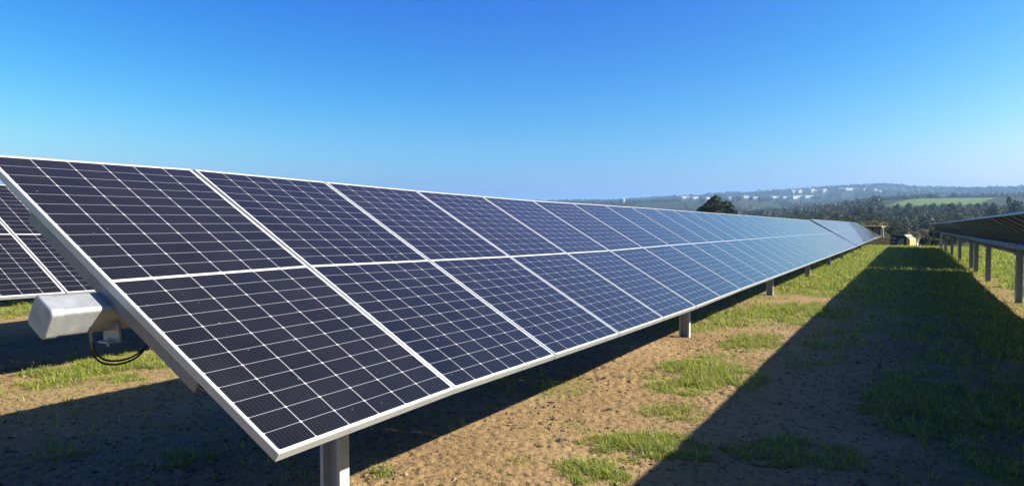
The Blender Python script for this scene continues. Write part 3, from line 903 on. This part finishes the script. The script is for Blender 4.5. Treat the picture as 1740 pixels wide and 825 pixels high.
M_bark = varied("bark", (0.13, 0.10, 0.075), (0.24, 0.20, 0.16), 4.0, 0.9)
LEAF = {
    "olive": leaf_mat("leaves_olive", (0.032, 0.042, 0.016), (0.075, 0.082, 0.034)),
    "grey": leaf_mat("leaves_grey_green", (0.045, 0.053, 0.030), (0.100, 0.105, 0.062)),
    "dark": leaf_mat("leaves_dark", (0.026, 0.036, 0.016), (0.058, 0.070, 0.028)),
    "yellow": leaf_mat("leaves_yellow_green", (0.13, 0.125, 0.025), (0.22, 0.19, 0.045)),
    "tan": leaf_mat("leaves_tan", (0.15, 0.125, 0.065), (0.26, 0.21, 0.11)),
    "far": leaf_mat("leaves_far", (0.028, 0.034, 0.018), (0.066, 0.066, 0.036)),
}
TV = {}
def variant(key, kind, h, wid, n, size, seed, lobes=9, low=0.3):
    rr = random.Random(seed); blobs = []
    for i in range(lobes):
        a, q = rr.uniform(0, 6.28), rr.uniform(0.1, 0.62) * wid / 2
        t = rr.random()
        z = h * (low + (0.92 - low) * t)
        sh = 1 - 0.55 * abs(t - 0.4)
        blobs.append((q * math.cos(a) * sh * 1.2, q * math.sin(a) * sh * 1.2, z, wid * rr.uniform(0.17, 0.28) * sh))
    blobs.append((0, 0, h * (low + 0.9) / 2, wid * 0.27)); blobs.append((rr.uniform(-.1, .1) * wid, 0, h * 0.86, wid * 0.16))
    V = leaf_cloud(blobs, n, size, seed)
    cm = quads("crown", V, [LEAF[kind]])
    t = trunk_mesh(h * 0.75, 0.035 * h * 0.7, [bb[:3] for bb in blobs[:5]], seed, M_bark)
    TV[key] = (cm, t.data); bpy.data.objects.remove(t)
for i in range(4): variant(("gum", i), ("grey", "grey", "olive", "grey")[i], 9.5, 7.0 + i * 0.5, 1500, 0.34, 100 + i, 10)
for i in range(3): variant(("oak", i), ("olive", "dark", "dark")[i], 7.5, 7.5, 1500, 0.34, 200 + i, 11, 0.22)
variant(("yellow", 0), "yellow", 4.5, 4.6, 1400, 0.17, 301, 9, 0.2)
variant(("pine", 0), "dark", 14, 9, 1300, 0.45, 302, 8, 0.55)
for i in range(3): variant(("bush", i), ("tan", "dark", "olive")[i], 2.8, 4.2, 1300, 0.16, 400 + i, 9, 0.18)
MAINB = [(0, 0, 7.75, 0.85), (-0.7, 0.2, 7.0, 1.0), (-1.6, -0.2, 6.35, 0.95), (-2.5, 0.1, 5.75, 0.85), (-3.1, 0, 5.2, 0.7), (0.8, 0.3, 6.6, 1.0), (2.0, -0.2, 6.75, 0.85), (2.7, 0, 6.2, 0.7),
         (3.3, 0.2, 5.4, 0.7), (0.2, -0.6, 6.2, 1.2), (-1.3, 0.9, 5.3, 1.3), (1.5, 0.9, 5.4, 1.3), (0, 0, 4.4, 1.9), (-2.2, -0.5, 4.2, 1.4), (2.3, -0.5, 4.2, 1.4), (0.2, 1.4, 5.6, 1.2), (0, -1.6, 4.6, 1.3)]
TV[("main", 0)] = (quads("crown", leaf_cloud(MAINB, 13000, 0.17, 501), [LEAF["dark"]]), None)
t_ = trunk_mesh(5.5, 0.22, [bb[:3] for bb in MAINB[:6]], 501, M_bark); TV[("main", 0)] = (TV[("main", 0)][0], t_.data); bpy.data.objects.remove(t_)

def tree(name, key, x, y, h_scale, rz, label, cat="tree", group=None, sx=1.0):
    cm, tm = TV[key]
    root = empty(name, (x, y, float(gz(x, y)) - 0.1), rz)
    root.scale = (h_scale * sx, h_scale * sx, h_scale)
    tag(root, label, cat, group)
    for nm, me in (("trunk", tm), ("crown", cm)):
        o = bpy.data.objects.new(nm, me); COL.objects.link(o); o.parent = root
    return root

def tree_top(name, key, px, topy, Y, base_h, label, cat="tree", group=None, rz=None, sx=1.0):
    """tree at depth Y whose top reaches a picture row"""
    x = (px - 870) / FPX * Y
    g = float(gz(x, Y))
    top = EYE + (HOR - topy) / FPX * Y
    return tree(name, key, x, Y, max(0.25, (top - g) / base_h), random.uniform(0, 6.28) if rz is None else rz, label, cat, group, sx)

tree_top("broadleaf_tree", ("main", 0), 1216, 330, 105, 8.5, "dark green spreading tree rising alone behind the front row's top edge", rz=0.0)
tree_top("shrub", ("yellow", 0), 1489, 369, 84, 4.8, "yellow-green shrub just behind the excavator cab", "shrub", sx=1.0)
tree_top("shrub", ("yellow", 0), 1466, 374, 92, 4.8, "duller yellowish shrub left of the yellow-green shrub", "shrub", sx=0.95)
tree_top("shrub", ("bush", 1), 1519, 381, 88, 3.0, "dark rounded bush above the excavator's black engine cover", "shrub", "dark bushes behind the excavator", sx=0.9)
tree_top("shrub", ("bush", 2), 1536, 386, 92, 3.0, "olive bush right of the dark rounded bush", "shrub", "dark bushes behind the excavator", sx=0.8)
for i, (px, ty, Y, v, lab) in enumerate((
        (1556, 392, 86, 0, "tan dry bush behind the white standpipe"), (1573, 388, 96, 0, "taller tan dry bush between the standpipe and the right row"),
        (1590, 384, 90, 1, "dark bush against the end of the right row"), (1604, 388, 84, 1, "dark bush behind the farthest right row post"),
        (1572, 399, 80, 1, "low dark bush on the crest right of the standpipe"), (1590, 402, 79, 2, "low olive bush on the crest beside the right row shadow"),
        (1622, 396, 82, 1, "dark bush seen between the far posts of the right row"), (1640, 400, 86, 2, "olive bush seen behind the middle posts of the right row"),
        (1541, 398, 80, 2, "olive bush directly above the counterweight"))):
    tree_top("shrub", ("bush", v), px, ty, Y, 3.0, lab, "shrub", "bushes along the crest", sx=1.1)

# belt of trees in the valley
rt = random.Random(31)
GRP = "trees of the belt in the valley"
LAB = {"gum": "grey-green gum tree in the belt across the valley", "oak": "dark olive tree in the belt across the valley"}
cells = []
for row, (Y, y0, y1, step) in enumerate(((150, 371, 372, 15), (205, 362, 366, 15), (260, 357, 357, 15), (330, 352.5, 350, 15), (410, 348.0, 345, 14))):
    px = 1335 + row * 5
    while px < 1760:
        t = (px - 1330) / 410
        ty = y0 + (y1 - y0) * t + rt.uniform(-4.0, 5.0) + (6 if px < 1390 else 0)
        kind = "gum" if rt.random() < 0.62 else "oak"
        i = rt.randrange(4 if kind == "gum" else 3)
        tree_top("gum_tree" if kind == "gum" else "oak_tree", (kind, i), px, ty, Y * rt.uniform(0.93, 1.07), 9.6 if kind == "gum" else 7.6, LAB[kind], "tree", GRP + " - " + kind, rt.uniform(0, 6.28), rt.uniform(0.75, 1.0))
        px += step * rt.uniform(0.7, 1.3)
# big dark trees standing out of the belt
for px, ty, Y, lab in ((1618, 343, 300, "tall dark tree standing up from the belt below the green field"), (1690, 345, 230, "broad dark tree above the right row's top edge"),
                       (1724, 338, 240, "broad dark tree at the right edge above the right row"), (1455, 351, 250, "tall grey-green tree left of the belt's middle")):
    tree_top("oak_tree", ("oak", 1), px, ty, Y, 7.7, lab, "tree", None, None, 0.85)
tree_top("pine_tree", ("pine", 0), 1712, 331, 330, 14.2, "flat-topped pine rising above the dark trees near the right edge", sx=0.55)
# two round trees on the green field and shrubs along its hedge
tree_top("field_tree", ("oak", 1), 1578, 327.5, 905, 7.7, "round tree standing alone on the green field, the left one of two", sx=1.05)
tree_top("field_tree", ("oak", 2), 1619, 326.5, 905, 7.7, "wider round tree standing on the green field, the right one of two", sx=1.2)
for px, ty, k in ((1492, 332, 1), (1502, 333, 2), (1512, 333.5, 1), (1535, 331, 2), (1543, 333, 1), (1550, 334, 0), (1594, 335, 2), (1635, 334, 2)):
    tree_top("hedge_tree", ("oak", k), px, ty, 915, 7.7, "small tree in the hedge along the far side of the green field", "tree", "hedge trees at the green field", None, 1.1)

# ------------------------------------------------------------------ buildings far off on the ridge
M_shed = varied("shed_wall", (0.28, 0.27, 0.25), (0.36, 0.34, 0.31), 0.2, 0.7)
M_roof = varied("shed_roof", (0.30, 0.30, 0.30), (0.44, 0.43, 0.42), 0.2, 0.6)
M_tan = varied("tan_wall", (0.45, 0.36, 0.26), (0.55, 0.45, 0.33), 0.2, 0.8)
M_dkwin = mat("dark_opening", (0.05, 0.055, 0.06), 0.4)
CLEAR = []
def shed(px, py, wpx, hpx, label, bays=1, wall=None, name="warehouse", r0=1900):
    X, Y = at_px(px, py, r0, 4000)
    r = math.hypot(X, Y); m = r / FPX
    W, H = wpx * m * 1.15, hpx * m * 0.85
    g = float(gz(X, Y)) - 1.0
    CLEAR.append((px, wpx, r))
    root = empty(name, (X, Y, g), -math.atan2(X, Y) + random.uniform(0.7, 0.95))
    tag(root, label, "building", "pale buildings on the far ridge")
    b = MB(); b.box((0, 0, (H * 0.72 + 1) / 2), (W, W * 0.6, H * 0.72 + 1)); wl = b.build("wall", wall or M_shed, root)
    b = MB()
    bw = W / bays
    for k in range(bays):
        x0 = -W / 2 + k * bw; z = H * 0.72 + 1.02
        b.prism([(x0 - 0.4, z), (x0 + bw + 0.4 if k == bays - 1 else x0 + bw - 0.3, z), (x0 + bw / 2, z + H * 0.38)], -W * 0.31, W * 0.31)
    b.build("roof", M_roof, root)
    b = MB(); b.box((W * 0.1, -W * 0.3 - 0.15, 1 + H * 0.22), (W * 0.18, 0.2, H * 0.42)); b.build("door", M_dkwin, root)
for a in ((1163, 337, 16, 4.0, "long white shed at the left end of the far ridge", 2), (1180, 337.5, 14, 3.6, "white shed right of the long shed, left of the lone dark tree", 1),
          (1202, 338, 11, 3.2, "low white shed close behind the lone dark tree", 1), (1240, 338.5, 8, 4.0, "small bright house right of the lone dark tree", 1),
          (1266, 337, 12, 4.6, "pale shed on the shoulder of the hill above the spur", 2), (1283, 337.5, 10, 3.6, "cream shed beside the pale shed on the hill shoulder", 1),
          (1316, 336.5, 13, 3.8, "dull pale shed left of the bright many-gabled shed", 2), (1333, 336.5, 9, 3.2, "low grey shed touching the bright many-gabled shed", 1),
          (1350, 337.5, 18, 5.5, "bright white many-gabled shed in the middle of the hillside", 4), (1371, 336, 15, 4.5, "bright gabled shed right of the many-gabled shed", 3),
          (1347, 326.5, 5, 4.0, "small white house high on the ridge, leftmost of the high ones", 1), (1359, 327, 9, 4.6, "white block high on the ridge next to the small white house", 1),
          (1380, 325.5, 6.5, 5.0, "white tower-like block high on the ridge", 1), (1400, 327, 8, 6.5, "brightest white block high on the ridge", 1),
          (1440, 323, 22, 3.6, "long low white building on the ridge top", 3), (1468, 323.5, 4, 3, "tiny white house on the wooded slope right of the long low building", 1),
          (1487, 324, 5, 3.2, "tiny pale house on the wooded slope below the ridge summit", 1), (1495, 326, 4, 2.6, "lowest tiny pale house below the ridge summit", 1)):
    shed(*a)
def open_view(x, y):
    """False where a tree would stand right in front of a building on the ridge"""
    p, r = pxx(x, y), np.hypot(x, y)
    k = np.ones(len(x), bool)
    for px, w_, rb in CLEAR:
        k &= ~((np.abs(p - px) < w_ * 0.55) & (r < rb + 15) & (r > rb - (1100 if px < 1300 else 500)))
    return k

# far-off woods, masses nobody could count
def woods(name, label, gen, n, h, seed, per=14, leaf=0.20, kind="far"):
    g_ = np.random.default_rng(seed)
    x, y, hh = gen(g_, n)
    m = len(x)
    zz = gz(x, y)
    c = np.zeros((m, per, 3))
    d_ = g_.normal(size=(m, per, 3)); d_ /= np.linalg.norm(d_, axis=2)[..., None]
    hh = hh * h
    tall = g_.uniform(0.7, 1.5, m)
    c[..., 0] = x[:, None] + d_[..., 0] * (hh * 0.34)[:, None]
    c[..., 1] = y[:, None] + d_[..., 1] * (hh * 0.34)[:, None]
    c[..., 2] = zz[:, None] + (hh * 0.52)[:, None] * (1 + 0.85 * d_[..., 2] * tall[:, None] * 0.75)
    c = c.reshape(-1, 3); q = m * per
    u = g_.normal(size=(q, 3)); u /= np.linalg.norm(u, axis=1)[:, None]
    v = np.cross(u, g_.normal(size=(q, 3))); v /= np.linalg.norm(v, axis=1)[:, None]
    sz = np.repeat(hh, per) * leaf * g_.uniform(0.6, 1.3, q)
    u *= sz[:, None]; v *= (sz * 0.7)[:, None]
    o = link(bpy.data.objects.new(name, quads(name, np.stack([c - u, c + v, c + u, c - v], 1), [LEAF[kind]])))
    tag(o, label, "woods", kind="stuff")
def gen_under(g_, n):    # undergrowth that closes the gaps of the valley belt
    px = g_.uniform(1330, 1765, n); r = np.exp(g_.uniform(math.log(190), math.log(520), n))
    a = np.arctan((px - 870) / FPX); x, y = np.sin(a) * r, np.cos(a) * r
    k = (px > 1470) | (r > 170)
    return x[k], y[k], g_.uniform(0.6, 1.2, k.sum())
woods("valley_undergrowth", "dark scrub filling the gaps between the trees of the valley belt", gen_under, 1500, 3.6, 4, 90, 0.075, "dark")
def gen_band(g_, n):     # band of trees on the near slope below the field
    px = g_.uniform(1262, 1770, n); r = g_.uniform(560, 900, n)
    a = np.arctan((px - 870) / FPX); x, y = np.sin(a) * r, np.cos(a) * r
    k = (f_field(x, y) < 0.5) & (g_.uniform(0, 1, n) < np.where(px < 1495, 1.0, 0.0))
    return x[k], y[k], g_.uniform(0.6, 1.25, k.sum())
woods("band_woods", "bluish dark woods on the slope left of the green field", gen_band, 3200, 6.0, 5)
def gen_spur(g_, n):
    px = g_.uniform(960, 1770, n); r = g_.uniform(1100, 1800, n)
    a = np.arctan((px - 870) / FPX); x, y = np.sin(a) * r, np.cos(a) * r
    k = (fbm(x / 90, y / 90, 3, 91) > 0.42) & ((f_dry(x, y) < 0.2) | (g_.uniform(0, 1, n) < 0.2)) & open_view(x, y)
    return x[k], y[k], g_.uniform(0.5, 1.1, k.sum())
woods("spur_woods", "hazy woods on the spur in front of the far ridge", gen_spur, 5200, 8, 6)
def gen_ridge(g_, n):
    px = g_.uniform(880, 1770, n); r = g_.uniform(2000, 3050, n)
    a = np.arctan((px - 870) / FPX); x, y = np.sin(a) * r, np.cos(a) * r
    k = ((fbm(x / 120, y / 120, 3, 95) > 0.44) & (f_dry(x, y) < 0.3)) | (g_.uniform(0, 1, n) < 0.12)
    k &= open_view(x, y)
    return x[k], y[k], g_.uniform(0.5, 1.3, k.sum())
woods("ridge_woods", "blue hazy woods over the far ridge", gen_ridge, 9000, 10, 7)
def gen_crest(g_, n):
    px = g_.uniform(960, 1790, n); r = g_.uniform(2840, 2960, n)
    a = np.arctan((px - 870) / FPX); x, y = np.sin(a) * r, np.cos(a) * r
    k = (fbm(px / 18, px * 0, 3, 97) > 0.42) & open_view(x, y)
    return x[k], y[k], g_.uniform(0.6, 1.5, k.sum())
woods("crest_woods", "uneven line of treetops along the far ridge's crest", gen_crest, 900, 11, 8)

# silo-like block and trees on the left end of the ridge
X, Y = at_px(1059, 346, 1200, 4000)
m_ = math.hypot(X, Y) / FPX
root = empty("silo", (X, Y, float(gz(X, Y)) - 1)); tag(root, "tan round silo on the skyline above the front row's top edge", "silo")
b = MB(); b.sweep([(0, 0, 0), (0, 0, 8.5 * m_)], circ(2.4 * m_, 14)); b.build("wall", M_tan, root)
b = MB(); b.sweep([(0, 0, 8.52 * m_), (0, 0, 10.0 * m_)], [circ(2.6 * m_, 14), circ(0.5 * m_, 14)]); b.build("roof", M_tan, root)
d0 = math.hypot(X, Y)
for px, ty, wd, lab in ((1054, 338, 0.9, "dark tree touching the left side of the silo on the skyline"), (1069, 337, 0.8, "round tree right of the silo on the skyline"), (1079, 337, 0.5, "slim tree on the skyline, second right of the silo")):
    tree_top("skyline_tree", ("oak", 1), px, ty, d0 * 0.98, 7.7, lab, "tree", None, None, wd)

# ------------------------------------------------------------------ air
hz_m = bpy.data.materials.new("haze_air"); hz_m.use_nodes = True
ht = hz_m.node_tree; ht.nodes.clear()
pv = ht.nodes.new("ShaderNodeVolumePrincipled")
pv.inputs["Color"].default_value = (0.36, 0.64, 1.0, 1)
pv.inputs["Density"].default_value = 0.00018
pv.inputs["Anisotropy"].default_value = 0.2
ho = ht.nodes.new("ShaderNodeOutputMaterial"); ht.links.new(pv.outputs[0], ho.inputs["Volume"])
b = MB(); b.box((0, 0, 0), (18400, 18400, 1))
o = b.build("haze", hz_m)
zs = hills.data.vertices
za = np.empty(len(zs) * 3, np.float32); zs.foreach_get("co", za); za = za.reshape(-1, 3)[:, 2]
zlo, zhi = float(za.min()) - 1.0, float(za.max()) + 40
o.location = (0, 0, (zlo + zhi) / 2); o.scale = (1, 1, zhi - zlo)
tag(o, "thin blue haze between the panels and the far hills", "haze", kind="stuff")
